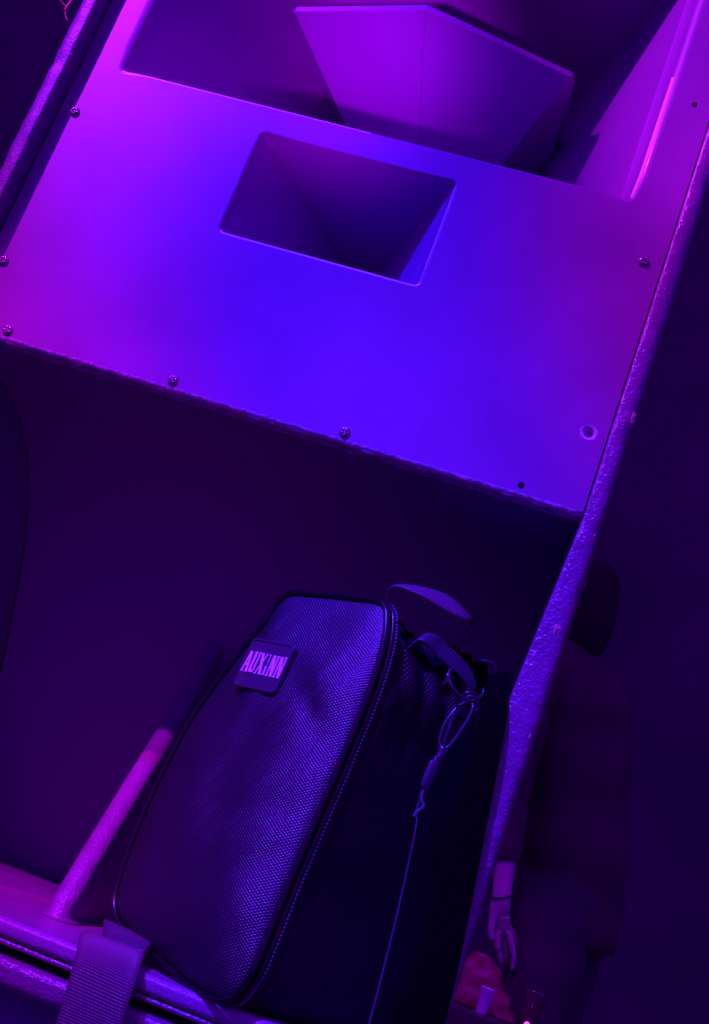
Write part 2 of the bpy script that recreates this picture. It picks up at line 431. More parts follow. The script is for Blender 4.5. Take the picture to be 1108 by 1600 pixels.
quad('horn_wall', (x0, y0, z1), (x1, y0, z1), (bx1, HD, bz1), (bx0, HD, bz1), M['horn'], thick=.012)
quad('horn_throat', (bx0 - .01, HD + .001, bz0 - .01), (bx1 + .01, HD + .001, bz0 - .01), (bx1 + .01, HD + .001, bz1 + .01), (bx0 - .01, HD + .001, bz1 + .01), M['inside'], thick=-.01)
# ---- deflector: two plates folded to a keel, webs behind
def lerp(a, b, t): return tuple(a[i] + (b[i] - a[i]) * t for i in range(3))
def deflector():
    root = bpy.data.objects.new('horn_deflector', None); COL.objects.link(root); root.location = (-.3, .03, .47); adopt(root, CAB)
    root['label'] = 'folded deflector plates inside the large horn'
    L0, L1 = (-.452, .085, .476), lerp((-.452, .085, .476), (-.396, .209, .440), 1.45)
    C0, C1 = (-.300, .026, .470), lerp((-.300, .026, .470), (-.300, .1854, .4289), 1.35)
    R0, R1 = (-.148, .085, .476), lerp((-.148, .085, .476), (-.204, .209, .440), 1.45)
    up = Vector((0, .001, .0075))
    def plate(a, b, c, d):
        bm = bmesh.new(); vs = []
        for p in (a, b, c, d): vs.append(bm.verts.new(p))
        us = [bm.verts.new(Vector(p) + up) for p in (a, b, c, d)]
        bm.faces.new(vs[::-1]); bm.faces.new(us)
        for i in range(4): j = (i + 1) % 4; bm.faces.new((vs[i], vs[j], us[j], us[i]))
        bmesh.ops.recalc_face_normals(bm, faces=bm.faces)
        bmesh.ops.bevel(bm, geom=bm.edges[:], offset=.0010, segments=3, affect='EDGES', profile=.5)
        me = bpy.data.meshes.new('deflector_plate'); bm.to_mesh(me); bm.free(); me.materials.append(M['horn'])
        o = bpy.data.objects.new('deflector_plate', me); COL.objects.link(o); adopt(o, root)
    plate(L0, C0, C1, L1); plate(C0, R0, R1, C1)
    for sx, a, b in ((1, R0, R1), (-1, L0, L1)):
        a2 = Vector(a) + Vector((-.001 * sx, .002, .0085)); b2 = Vector(b) + Vector((-.001 * sx, 0, .009)); k = Vector((-.3 + sx * .125, .40, .500))
        quad('side_web', a2, b2, (k.x, k.y, k.z - .01), (k.x, k.y, k.z + .03), M['horn'], root, thick=.006 * sx)
deflector()
# ---- small horn
tx, tz = .016, .020
ty = .16; szc = .2205
s0 = [(X_S[0] + .0088, y0, Z_S[0] + .0034), (X_S[1] - .0088, y0, Z_S[0] + .0034), (X_S[1] - .0088, y0, Z_S[1] - .0034), (X_S[0] + .0088, y0, Z_S[1] - .0034)]
s1 = [(-.3 - tx, ty, szc - tz), (-.3 + tx, ty, szc - tz), (-.3 + tx, ty, szc + tz), (-.3 - tx, ty, szc + tz)]
V = s0 + s1; cen = Vector((-.3, .09, szc))
out = [tuple(cen + (Vector(p) - cen) * 1.06) for p in V]
V = V + out
F = []
for i in range(4):
    j = (i + 1) % 4; F += [(i, j, 4 + j, 4 + i), (8 + i, 12 + i, 12 + j, 8 + j)]
F += [(4, 5, 6, 7), (12, 15, 14, 13)]
for i in range(4): j = (i + 1) % 4; F.append((i, 8 + i, 8 + j, j))
link('small_horn_flare', V, F, M['horn'], CAB)
# mould seam along the upper left corner of the flare
a, b = Vector(s0[3]), Vector(s1[3])
tube('mould_seam', [a.lerp(b, t) + Vector((.0006, 0, -.0006)) for t in (.03, .3, .6, .95)], .0005, M['horn'], CAB, sides=6)

# ---- lower recess
bevelled('floor_panel', (-.5990, -.020, -.4715), (-.0115, BACK - .02, -.4570), M['rubber_low'], CAB, r=.0055, seg=5)
bevelled('edge_lip', (-.5985, -.0175, -.4765), (-.0118, .05, -.4722), M['rubber'], CAB, r=.0018, seg=2)['label'] = 'thin worn lip under the floor panel'
bevelled('back_panel', (-.5988, BACK - .018, BOT + .002), (-.0012, BACK, TOP - .013), M['inside'], CAB, r=0)
bevelled('top_panel', (-.5988, .0182, TOP - .012), (-.0012, BACK - .001, TOP), M['rubber_low'], CAB, r=0)
# reflector board that closes the recess behind the front panel
V = []; F = []
prof = smooth_path([(0, .0185, .004), (0, .10, .002), (0, .18, -.010), (0, .26, -.045), (0, .33, -.11), (0, .40, -.22), (0, .46, -.35), (0, .50, -.4565)], 5)
for p in prof:
    V += [(-.5985, p.y, p.z), (-.0125 if p.z < -.1 else -.0015, p.y, p.z), (-.0125 if p.z < -.1 else -.0015, p.y + .006, p.z + .010), (-.5985, p.y + .006, p.z + .010)]
for i in range(len(prof) - 1):
    b = i * 4
    for k in range(4): l = (k + 1) % 4; F.append((b + k, b + l, b + 4 + l, b + 4 + k))
link('recess_board', V, F, M['inside'], CAB, smooth=False)
# ---- divider standing on the floor panel, front edge rounded and leaning back
def divider():
    V = []; F = []; R = []
    pts = [(-.4569, .093), (-.44, .100), (-.40, .135), (-.36, .172), (-.32, .210), (-.28, .250), (-.24, .288), (-.19, .33), (-.12, .375), (-.05, .40)]
    full = []
    for i in range(len(pts) - 1):
        for k in range(8):
            t = k / 8; full.append((pts[i][0] + (pts[i + 1][0] - pts[i][0]) * t, pts[i][1] + (pts[i + 1][1] - pts[i][1]) * t))
    full.append(pts[-1])
    for z, y in full:
        w = .0105 + .006 * max(0, (-.45 - z) / .007) ** 2; cx = -.3265 - (y - .093) * .098; row = []
        for k in range(13):
            a = math.radians(-90 + 15 * k); x_ = cx + w * math.sin(a); yy = y + w * (1 - math.cos(a))
            d = .0005 * nz(x_, yy, z, 120); row.append(len(V)); V.append((x_ + d, yy - d, z))
        row.append(len(V)); V.append((cx + w, BACK - .03 if z < -.45 else y + .17, z)); row.append(len(V)); V.append((cx - w, BACK - .03 if z < -.45 else y + .17, z))
        R.append(row)
    n = len(R[0])
    for i in range(len(R) - 1):
        for k in range(n): l = (k + 1) % n; F.append((R[i][k], R[i][l], R[i + 1][l], R[i + 1][k]))
    F.append(tuple(R[0])); F.append(tuple(R[-1][::-1]))
    o = link('divider', V, F, M['divider'], CAB, smooth=True)
    o['label'] = 'upright inner divider with rounded textured front edge'
divider()

# ================================================================== lower cabinet it stands on
LOW = thing('lower_cabinet', 'second cabinet under the horn loudspeaker with rounded textured top edge', 'loudspeaker', (-.3, .3, -1.05))
bevelled('top_panel', (-.6175, -.022, -.5050), (.0165, BACK, -.4835), M['rubber'], LOW, r=.008, seg=6)
bevelled('side_panel', (-.6175, -.012, -1.05), (-.5975, BACK, -.5055), M['rubber'], LOW, r=.003)
bevelled('side_panel', (-.0035, -.012, -1.05), (.0165, BACK, -.5055), M['rubber'], LOW, r=.003)
bevelled('front_panel', (-.597, .06, -1.05), (-.004, .075, -.5055), M['inside'], LOW, r=0)
for x in (-.57, -.03):
    for y in (.03, BACK - .05):
        bevelled('rubber_foot', (x - .02, y - .02, -.4833), (x + .02, y + .02, -.4768), M['inside'], LOW, r=.001)

# ================================================================== bag
O = Vector((-.148, -.025, -.4535)); uu = Vector((-.819457, .573106, -.006264)); ww = Vector((.045969, .076615, .996)); nn = Vector((.571294, .815892, -.089128)); dd = Vector((.573576, .819152, 0))
BAG = thing('padded_bag', 'black woven nylon zip bag with small name patch standing in the recess', 'bag', (-.1, .05, -.457))
out_k = [(-.0085, .3195), (-.002, .3284), (.0088, .3331), (.0459, .3326), (.0845, .3312), (.1120, .3285), (.1235, .3175), (.1290, .2960), (.1450, .2565), (.1615, .2074), (.1675, .1656), (.1690, .1200), (.1660, .075), (.1610, .0473), (.1533, .0300), (.1400, .0190), (.1262, .0140), (.0948, .0088), (.0600, .0035), (.0397, -.0003), (.0188, -.0024), (.004, -.0024), (-.0072, -.0003), (-.0155, .0058), (-.0212, .0197), (-.0236, .0364), (-.0222, .0969), (-.0226, .1500), (-.0230, .2000), (-.0222, .2561), (-.0170, .2960)]
OUT = [(p.x, p.y) for p in smooth_path([(a, b, 0) for a, b in out_k], 5, closed=True)]
NO = len(OUT); cu = sum(p[0] for p in OUT) / NO; cw = sum(p[1] for p in OUT) / NO
def at(u, w, t): return O + uu * u + ww * w + dd * t
def onorm(i):
    a = Vector(OUT[(i - 1) % NO]); b = Vector(OUT[(i + 1) % NO]); t = (b - a).normalized(); n = Vector((t.y, -t.x))
    c = Vector(OUT[i]) - Vector((cu, cw))
    return n if n.dot(c) > 0 else -n
NRM = [onorm(i) for i in range(NO)]
# front face, pillowed, with a few soft creases
V = []; F = []; UV = []; RG = 30
for j in range(RG + 1):
    s = 1 - j / RG
    for i in range(NO):
        s_ = s if s > 0 else 0
        u = cu + (OUT[i][0] - cu) * s_ - NRM[i].x * .003 * (1 if j == 0 else s_); w = cw + (OUT[i][1] - cw) * s_ - NRM[i].y * .003 * (1 if j == 0 else s_)
        h = .0175 * (1 - s_ ** 3.2) + .0012 * (1 if j else 0)
        h += .0030 * nz(u, w, 0, 22) * (1 - s_ ** 6) + .0016 * nz(u * 1.4 + w, w * .5, 3, 60) * (1 - s_ ** 6)
        # diagonal crease from the patch to the zip
        cr = (u + .02) * .6 - (w - .20) * .8; h -= .0035 * math.exp(-(cr / .012) ** 2) * (1 - s_ ** 4) * max(0, 1 - abs(u - .02) / .05)
        V.append(at(u, w, -h)); UV.append((u, w))
for j in range(RG):
    for i in range(NO):
        k = (i + 1) % NO; F.append((j * NO + i, j * NO + k, (j + 1) * NO + k, (j + 1) * NO + i))
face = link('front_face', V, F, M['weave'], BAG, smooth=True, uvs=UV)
face['label'] = 'pillowed woven front face'
tube('piping', [at(OUT[i][0], OUT[i][1], -.001) for i in range(NO)], .0026, M['piping'], BAG, sides=8, closed=True)['label'] = 'glossy piping round the front face'
# gusset
T = .205; V = []; F = []; UV = []; NG = 44; per = 0; PER = []
for i in range(NO):
    PER.append(per); per += (Vector(OUT[(i + 1) % NO]) - Vector(OUT[i])).length
for j in range(NG + 1):
    t = .002 + (T - .002) * j / NG; s = j / NG
    for i in range(NO):
        u, w = OUT[i]; n = NRM[i]
        b = .004 * math.sin(math.pi * s) - .004 * (1 - min(1, j / 2)) - .010 * max(0, (s - .9) / .1) ** 2
        top = max(0, n.y); right = max(0, -n.x)
        if w > .2:
            fold = nz(t, w * .4, 1, 60) * .010 + nz(t, w * .5, 5, 130) * .004
            b += (fold - .006 * math.exp(-((t - .085) / .03) ** 2)) * min(1, (w - .2) / .08) * min(1, s * 8)
            b += .010 * max(0, (t - .10) / .1) * top
        if right > .3: b += .0045 * nz(t, w, 9, 16) * min(1, s * 6) + .005 * math.sin(math.pi * s) * right
        ww_ = w + n.y * b
        sh_ = 0
        if w > .262 and u < .03: sh_ = 9.0 * (w - .262) ** 2 * min(1, s * 6) * (1 - max(0, u) / .03) * (1 + .5 * nz(t, 2, 2, 60))
        if ww_ < -.001: ww_ = -.001
        V.append(at(u + n.x * b + sh_, ww_, t)); UV.append((PER[i], t))
for j in range(NG):
    for i in range(NO - 1):
        k = i + 1; F.append((j * NO + i, j * NO + k, (j + 1) * NO + k, (j + 1) * NO + i))
    F.append((j * NO + NO - 1, j * NO, (j + 1) * NO, (j + 1) * NO + NO - 1))
F.append(tuple(NG * NO + i for i in range(NO)))
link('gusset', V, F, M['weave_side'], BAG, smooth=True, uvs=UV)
# zip tape: twisted thread line beside the piping
def rim(i, t, push): return at(OUT[i][0] + NRM[i].x * push, OUT[i][1] + NRM[i].y * push, t)
zp = [rim(i % NO, .0105, .0022) for i in range(0, NO + 1)]
V = []; F = []
L = [0]
for a, b in zip(zp, zp[1:]): L.append(L[-1] + (b - a).length)
nt_ = int(L[-1] / .0032); j = 0
for q in range(nt_):
    d = (q + .5) * .0032
    while j < len(zp) - 2 and L[j + 1] < d: j += 1
    p = zp[j].lerp(zp[j + 1], (d - L[j]) / max(1e-9, L[j + 1] - L[j])); tn = (zp[j + 1] - zp[j]).normalized()
    sl = (tn + dd * .8).normalized(); v, f = tube_geo([p - sl * .0021, p, p + sl * .0021], lambda x: .0005 + .0009 * math.sin(math.pi * x), 5)
    k = len(V); V += v; F += [tuple(x + k for x in g_) for g_ in f]
z_ = link('zip_stitching', V, F, M['thread'], BAG, smooth=True); z_['kind'] = 'stuff'
tube('zip_tape', [rim(i, .0065, .0012) for i in range(NO)], .0019, M['piping'], BAG, sides=6, closed=True)
# patch: rounded rubber tag with a raised rim and lettering
pu0, pu1, pw0, pw1 = .0578, .1110, .2320, .2770; PT = -.0178
V = []; F = []
loops = [(0, .004), (0, -.0022), (.0006, -.0028), (.0016, -.0028), (.0022, -.0018)]
for ins, t in loops:
    for (u, w) in rrect(pu0 + ins, pu1 - ins, pw0 + ins, pw1 - ins, max(.0005, .005 - ins), 6): V.append(at(u, w, PT + t))
n = 28
for j in range(len(loops) - 1):
    for i in range(n): k = (i + 1) % n; F.append((j * n + i, j * n + k, (j + 1) * n + k, (j + 1) * n + i))
F.append(tuple((len(loops) - 1) * n + i for i in range(n)))
PATCH = link('name_patch', V, F, M['patch'], BAG, smooth=False); PATCH['label'] = 'small rounded patch with pale condensed lettering'
# letters: condensed slab lettering, drawn in a unit box and laid on the patch
def stroke(a, b, w): 
    a = Vector(a); b = Vector(b); d = Vector((w * 0.92 / 2, 0)); return [a - d, a + d, b + d, b - d]
LET = {
 'A': [stroke((.12, 0), (.42, 1), .20), stroke((.88, 0), (.50, 1), .34), [(.25, .30), (.72, .30), (.72, .40), (.25, .40)], [(-.02, 0), (.30, 0), (.30, .06), (-.02, .06)], [(.62, 0), (1.08, 0), (1.08, .06), (.62, .06)], [(.25, .95), (.60, .95), (.60, 1.0), (.25, 1.0)]],
 'U': [[(.06, .14), (.38, .14), (.38, 1), (.06, 1)], [(.72, .14), (.90, .14), (.90, 1), (.72, 1)], [(.06, .14), (.20, .02), (.76, .02), (.90, .14)], [(-.02, .95), (.46, .95), (.46, 1.0), (-.02, 1.0)], [(.60, .95), (1.02, .95), (1.02, 1.0), (.60, 1.0)]],
 'X': [stroke((.85, 0), (.15, 1), .36), stroke((.12, 0), (.86, 1), .17), [(-.05, 0), (.30, 0), (.30, .05), (-.05, .05)], [(.62, 0), (1.08, 0), (1.08, .05), (.62, .05)], [(-.06, .95), (.40, .95), (.40, 1.0), (-.06, 1.0)], [(.66, .95), (1.05, .95), (1.05, 1.0), (.66, 1.0)]],
 'i': [[(.28, 0), (.72, 0), (.72, .42), (.28, .42)], [(.15, .36), (.72, .36), (.72, .44), (.15, .44)], [(.44, .50), (.56, .50), (.56, .98), (.44, .98)], [(.32, .93), (.68, .93), (.68, 1.0), (.32, 1.0)]],
 'N': [[(.06, 0), (.24, 0), (.24, 1), (.06, 1)], [(.76, 0), (.94, 0), (.94, 1), (.76, 1)], stroke((.76, 0), (.24, 1), .36), [(-.04, 0), (.34, 0), (.34, .05), (-.04, .05)], [(.62, .95), (1.06, .95), (1.06, 1.0), (.62, 1.0)]],
}
V = []; F = []
tu0, tu1, tw0, tw1 = .1085, .0600, .2457, .2646; pos = 0.0
widths = {'A': 1.0, 'U': 1.0, 'X': 1.05, 'i': .55, 'N': 1.08}; word = 'AUXiNN'; tot = sum(widths[c] for c in word) + .14 * 5
for ch in word:
    for si, poly in enumerate(LET[ch]):
        b = len(V); m_ = len(poly)
        for lay, t in ((0, PT - .0016), (1, PT - .0026 - .00003 * si)):
            for p in poly:
                x = (pos + p[0] * widths[ch]) / tot; V.append(at(tu0 + (tu1 - tu0) * x, tw0 + (tw1 - tw0) * p[1], t))
        F.append(tuple(b + m_ + i for i in range(m_)))
        for i in range(m_): k = (i + 1) % m_; F.append((b + i, b + k, b + m_ + k, b + m_ + i))
    pos += widths[ch] + .14
link('lettering', V, F, M['print'], PATCH)
# ribbed bands
def band(name, left, right, m, parent, ribs, thick=.0016, amp=.0004, across=10, along=None):
    A = smooth_path(left, 12); B = smooth_path(right, 12)
    n0 = min(len(A), len(B)); ln = sum((A[i + 1] - A[i]).length for i in range(n0 - 1)); n = along or max(12, int(ln / ribs * 8))
    def samp(P, t):
        x = t * (n0 - 1); i = min(int(x), n0 - 2); return P[i].lerp(P[i + 1], x - i)
    V = []; F = []
    for side in (0, 1):
        for i in range(n + 1):
            a = samp(A, i / n); b = samp(B, i / n); a2 = samp(A, min(1, i / n + .01)); a1 = samp(A, max(0, i / n - .01))
            nrm = (a2 - a1).cross(b - a).normalized(); d = ln * i / n
            hgt = amp * (abs(math.sin(math.pi * d / ribs)) - .5)
            for k in range(across + 1):
                t = k / across; e_ = min(t, 1 - t); off = (thick / 2 * (1 if e_ > .01 else .3) + hgt * (1 if e_ > .01 else 0)) * (1 if side else -1)
                V.append(a.lerp(b, t) + nrm * off)
    N1 = (n + 1) * (across + 1)
    for i in range(n):
        for k in range(across):
            q = i * (across + 1) + k; F.append((q, q + 1, q + across + 2, q + across + 1)); F.append((N1 + q, N1 + q + across + 1, N1 + q + across + 2, N1 + q + 1))
        for k in (0, across):
            q = i * (across + 1) + k; F.append((q, q + across + 1, N1 + q + across + 1, N1 + q))
    for i in (0, n):
        for k in range(across): q = i * (across + 1) + k; F.append((q, q + 1, N1 + q + 1, N1 + q))
    return link(name, V, F, m, parent, smooth=True)
# shoulder strap: comes out from under the bag, over the floor panel edge and hangs down
band('shoulder_strap', [(-.2790, .075, -.4490), (-.2745, .030, -.4480), (-.2680, -.015, -.4490), (-.2580, -.040, -.4620), (-.2530, -.046, -.4880), (-.2500, -.048, -.5150), (-.2470, -.050, -.56)],
     [(-.2200, .060, -.4480), (-.2190, .010, -.4440), (-.2115, -.027, -.4475), (-.2060, -.047, -.4630), (-.2035, -.052, -.4880), (-.2010, -.052, -.5140), (-.1980, -.053, -.56)],
     M['webbing'], BAG, .0031, amp=.0013)['label'] = 'wide ribbed strap hanging over the cabinet edge'
band('strap_fold', [(-.2810, .085, -.4440), (-.2720, .050, -.4385), (-.2610, .020, -.4440), (-.2560, -.005, -.4470)],
     [(-.2300, .085, -.4400), (-.2240, .045, -.4395), (-.2190, .012, -.4405), (-.2140, -.016, -.4440)], M['loop'], BAG, .0031, amp=.0008)
# top handle, seen from below and lit along its crown
band('handle', [(-.135, .060, -.125), (-.139, .050, -.108), (-.1356, .032, -.0990), (-.1141, .050, -.0880), (-.0903, .075, -.0822), (-.0665, .100, -.0836), (-.0690, .118, -.0900), (-.0760, .120, -.1200)],
     [(-.133, .050, -.128), (-.1375, .040, -.111), (-.1340, .024, -.1010), (-.1124, .020, -.1020), (-.0905, .042, -.1025), (-.0720, .066, -.1000), (-.0670, .098, -.0880), (-.0700, .118, -.1000), (-.0780, .120, -.1260)],
     M['webbing'], BAG, .0024, amp=.0005)['label'] = 'curved webbing carry handle on top'
twisted('stitch_cord', smooth_path([(-.0790, .064, -.1010), (-.0800, .062, -.1090), (-.0880, .060, -.1160), (-.0915, .060, -.1260)], 10), .0009, .0042, M['thread'], BAG)
# webbing loops that carry the ring
band('ring_loop', [(-0.1080, 0.0560, -0.1400), (-0.0937, 0.0407, -0.1263), (-0.0780, 0.0563, -0.1283), (-0.0584, 0.0758, -0.1352), (-0.0467, 0.0855, -0.1460), (-0.0437, 0.0874, -0.1597)],
     [(-0.1100, 0.0500, -0.1480), (-0.0986, 0.0309, -0.1371), (-0.0829, 0.0445, -0.1430), (-0.0643, 0.0620, -0.1479), (-0.0525, 0.0736, -0.1538), (-0.0486, 0.0765, -0.1636)], M['loop'], BAG, .0022, amp=.0006)
band('end_loop', [(-0.0447, 0.1054, -0.1224), (-0.0349, 0.1091, -0.1224), (-0.0280, 0.1129, -0.1313), (-0.0261, 0.1149, -0.1489), (-0.0290, 0.1149, -0.1734)],
     [(-0.0486, 0.0855, -0.1264), (-0.0388, 0.0872, -0.1254), (-0.0310, 0.0910, -0.1333), (-0.0290, 0.0930, -0.1490), (-0.0319, 0.0950, -0.1715)], M['loop'], BAG, .0022, amp=.0006)
# added near-black band over the side panel edge, narrows its lit strip downwards
band('added_dark_band', [(-.0330, .128, -.1250), (-.0330, .060, -.1400), (-.0330, -.010, -.1600), (-.0280, -.032, -.2000), (-.0240, -.034, -.2700), (-.0200, -.034, -.3300), (-.0160, -.034, -.4000), (-.0140, -.030, -.4560)],
     [(-.0200, .132, -.1200), (-.0190, .060, -.1350), (-.0130, -.010, -.1600), (-.0065, -.030, -.1950), (.0020, -.031, -.2650), (.0085, -.031, -.3200), (.0150, -.031, -.3800), (.0190, -.029, -.4500)], M['black_band'], BAG, .0026, amp=.0003)
# D ring, split rings, swivel hook, toggle and cord
RG_C = Vector((-0.0449, 0.0586, -0.1667)); ax1 = Vector((.93, .10, .33)).normalized(); ax2 = Vector((-.29, -.31, .90)).normalized(); ax3 = ax1.cross(ax2)
def ringpath(c, r, a1=ax1, a2=ax2, n=28, sq=1.0): return [Vector(c) + a1 * (r * math.cos(2 * math.pi * k / n)) + a2 * (r * sq * math.sin(2 * math.pi * k / n)) for k in range(n)]
tube('d_ring', smooth_path([(-0.0677, 0.0436, -0.1502), (-0.0672, 0.0396, -0.1580), (-0.0594, 0.0412, -0.1658), (-0.0497, 0.0468, -0.1697), (-0.0420, 0.0544, -0.1678), (-0.0367, 0.0662, -0.1580), (-0.0371, 0.0682, -0.1522)], 8), .0016, M['buckle'], BAG)
for k in range(3):
    tube('split_ring', ringpath(RG_C + Vector((.0018 * k, -.002 - .0008 * k, -.0026 * k)), .0076 - .0008 * k, sq=.8), .00065, M['buckle'], BAG, closed=True)
def ip(x, z, y): return Vector((x, y, z))
HK = [(-0.0429, 0.0545, -0.1697), (-0.0400, 0.0524, -0.1755), (-0.0420, 0.0505, -0.1900), (-0.0478, 0.0487, -0.2094), (-0.0522, 0.0479, -0.2147), (-0.0575, 0.0471, -0.2103), (-0.0580, 0.0482, -0.1948), (-0.0536, 0.0510, -0.1803), (-0.0478, 0.0537, -0.1716)]
tube('swivel_hook', smooth_path(HK, 8, closed=True), .0015, M['buckle'], BAG, closed=True, sides=8)
tube('hook_tongue', smooth_path([(-0.0541, 0.0500, -0.1832), (-0.0536, 0.0485, -0.1968), (-0.0536, 0.0480, -0.2123)], 6), .0012, M['buckle'], BAG)
tube('swivel_post', [Vector((-0.0524, 0.0474, -0.2137)), Vector((-0.0528, 0.0469, -0.2166)), Vector((-0.0536, 0.0460, -0.2229)), Vector((-0.0542, 0.0450, -0.2263))], lambda t: (.0042, .0044, .0022, .0036)[min(3, int(t * 3.01))], M['buckle'], BAG, sides=12)
ku = Vector((-0.0546, 0.0376, -0.2273)); kd = Vector((-0.0565, 0.0376, -0.2530))
tube('toggle', [ku.lerp(kd, t) for t in (0, .04, .12, .3, .5, .7, .88, .97, 1)], lambda t: (.0022, .0042, .0052, .0054, .0055, .0052, .0044, .0034, .0018)[min(8, int(t * 8.01))], M['plastic'], BAG, sides=12, flat=.5)
tube('toggle_link', smooth_path([(-0.0542, 0.0440, -0.2253), (-0.0555, 0.0411, -0.2239), (-0.0548, 0.0379, -0.2278)], 6), .0009, M['thread'], BAG)
twisted('cord_knot', smooth_path([(-0.0565, 0.0376, -0.2530), (-0.0560, 0.0376, -0.2607), (-0.0521, 0.0380, -0.2656), (-0.0555, 0.0386, -0.2714), (-0.0570, 0.0387, -0.2762)], 8), .0015, .0040, M['thread'], BAG, strands=3)
twisted('pull_cord', smooth_path([(-0.0565, 0.0376, -0.2530), (-0.0567, 0.0387, -0.2723), (-0.0530, 0.0392, -0.2824), (-0.0478, 0.0448, -0.3281), (-0.0434, 0.0496, -0.3789), (-0.0393, 0.0524, -0.4389), (-0.0381, 0.0534, -0.4524)], 10), .00085, .0036, M['thread'], BAG)['label'] = 'thin twisted pull cord hanging from the toggle'

# ================================================================== behind the cabinet
def skin_body(name, nodes, edges, m, parent, root=0, sub=2):
    me = bpy.data.meshes.new(name); base = world_loc(parent) if parent else Vector()
    me.from_pydata([tuple(Vector(n_[0]) - base) for n_ in nodes], edges, []); me.materials.append(m)
    o = bpy.data.objects.new(name, me); COL.objects.link(o)
    if parent: o.parent = parent
    sk = o.modifiers.new('skin', 'SKIN'); sk.use_smooth_shade = True
    for i, n_ in enumerate(nodes):
        r = n_[1] if isinstance(n_[1], tuple) else (n_[1], n_[1]); me.skin_vertices[0].data[i].radius = r
        me.skin_vertices[0].data[i].use_root = (i == root)
    sb = o.modifiers.new('subsurf', 'SUBSURF'); sb.levels = sub; sb.render_levels = sub
    return o
PER_ = thing('person', 'person in dark clothes behind the cabinet, bare hand reaching down to red bag', 'person', (.22, 2.55, -1.05))
nodes = [((.20, 2.56, -.12), .09), ((.14, 2.54, .06), .095), ((.08, 2.52, .24), .115), ((.05, 2.52, .36), .09), ((.03, 2.51, .44), .05), ((.02, 2.50, .50), .055), ((.00, 2.49, .58), .082), ((.00, 2.49, .67), .078),
         ((-.04, 2.36, .31), .055), ((-.03, 2.355, .16), .045), ((-.011, 2.353, .0), .038), ((.02, 2.345, -.10), .036), ((.038, 2.338, -.19), .028), ((.049, 2.332, -.243), .025),
         ((.07, 2.69, .33), .055), ((.12, 2.72, .12), .045), ((.10, 2.72, -.02), .038), ((.02, 2.70, -.16), .028), ((-.01, 2.70, -.22), .030), ((-.02, 2.70, -.28), .018),
         ((.19, 2.48, -.22), .065), ((.21, 2.46, -.58), .058), ((.24, 2.45, -.97), .038), ((.14, 2.43, -1.02), .032),
         ((.25, 2.65, -.22), .065), ((.27, 2.67, -.58), .058), ((.32, 2.67, -.97), .038), ((.22, 2.66, -1.02), .032)]
edges = [(0, 1), (1, 2), (2, 3), (3, 4), (4, 5), (5, 6), (6, 7), (3, 8), (8, 9), (9, 10), (10, 11), (11, 12), (12, 13), (3, 14), (14, 15), (15, 16), (16, 17), (17, 18), (18, 19), (0, 20), (20, 21), (21, 22), (22, 23), (0, 24), (24, 25), (25, 26), (26, 27)]
right = Vector((.937, .091, .337)); upv = Vector((-.294, -.310, .904)); fw = Vector((.187, -.946, -.264))
wr = Vector((.049, 2.332, -.243)); wi = 13
def hp(r_, d_, f_=0): return tuple(wr + right * r_ - upv * d_ + fw * f_)
base_n = len(nodes)
nodes += [(hp(.000, .030), (.026, .020)), (hp(-.006, .062), (.029, .019))]
edges += [(13, base_n), (base_n, base_n + 1)]
def finger(start, pts, r0):
    s = len(nodes); last = start
    for k, p in enumerate(pts):
        nodes.append((hp(*p), r0 * (1 - .10 * k))); edges.append((last, len(nodes) - 1)); last = len(nodes) - 1
palm = base_n + 1
finger(palm, [(-.012, .095, .006), (-.012, .125, .010), (-.006, .152, .008), (-.001, .170, .002)], .0100)
finger(palm, [(.006, .095, -.004), (.010, .128, -.008), (.012, .156, -.012), (.012, .176, -.018)], .0100)
finger(palm, [(.016, .092, .000), (.024, .122, .002), (.030, .150, .004), (.028, .175, .004), (.024, .186, .004)], .0100)
finger(palm, [(.022, .086, -.010), (.032, .108, -.018), (.036, .126, -.026), (.034, .140, -.030)], .0085)
finger(base_n, [(-.022, .052, .010), (-.029, .080, .016), (-.026, .106, .018)], .0105)
skin_body('body', nodes, edges, M['skin'], PER_)
# clothes
def garment(name, path, radii, m, flat=.8):
    P = smooth_path(path, 5); n = len(P)
    def r(t):
        x = t * (len(radii) - 1); i = min(int(x), len(radii) - 2); q = radii[i] + (radii[i + 1] - radii[i]) * (x - i)
        return q * (1 + .05 * math.sin(t * 37))
    return tube(name, P, r, m, PER_, sides=20, flat=flat)
garment('shirt', [(.215, 2.56, -.30), (.19, 2.555, -.10), (.14, 2.54, .08), (.08, 2.53, .26), (.05, 2.525, .38), (.035, 2.52, .44), (.025, 2.51, .50)], [.155, .160, .160, .175, .150, .085, .060], M['cloth'], 1.0)
garment('sleeve', [(-.01, 2.42, .37), (-.045, 2.36, .29), (-.03, 2.355, .16), (-.011, 2.353, .0), (.012, 2.347, -.085), (.028, 2.342, -.160)], [.07, .082, .066, .056, .047, .038], M['cloth'], 1.0)
garment('sleeve', [(.05, 2.62, .37), (.07, 2.69, .32), (.12, 2.72, .12), (.10, 2.72, -.02), (.03, 2.70, -.14)], [.07, .082, .066, .056, .045], M['cloth'], 1.0)
garment('trousers', [(.205, 2.56, -.18), (.19, 2.50, -.24), (.20, 2.47, -.34), (.21, 2.46, -.58), (.24, 2.45, -.96)], [.155, .125, .105, .08, .065], M['trouser'], 1.0)
garment('trousers', [(.215, 2.58, -.18), (.24, 2.64, -.24), (.25, 2.66, -.34), (.27, 2.67, -.58), (.32, 2.67, -.96)], [.155, .125, .105, .08, .065], M['trouser'], 1.0)
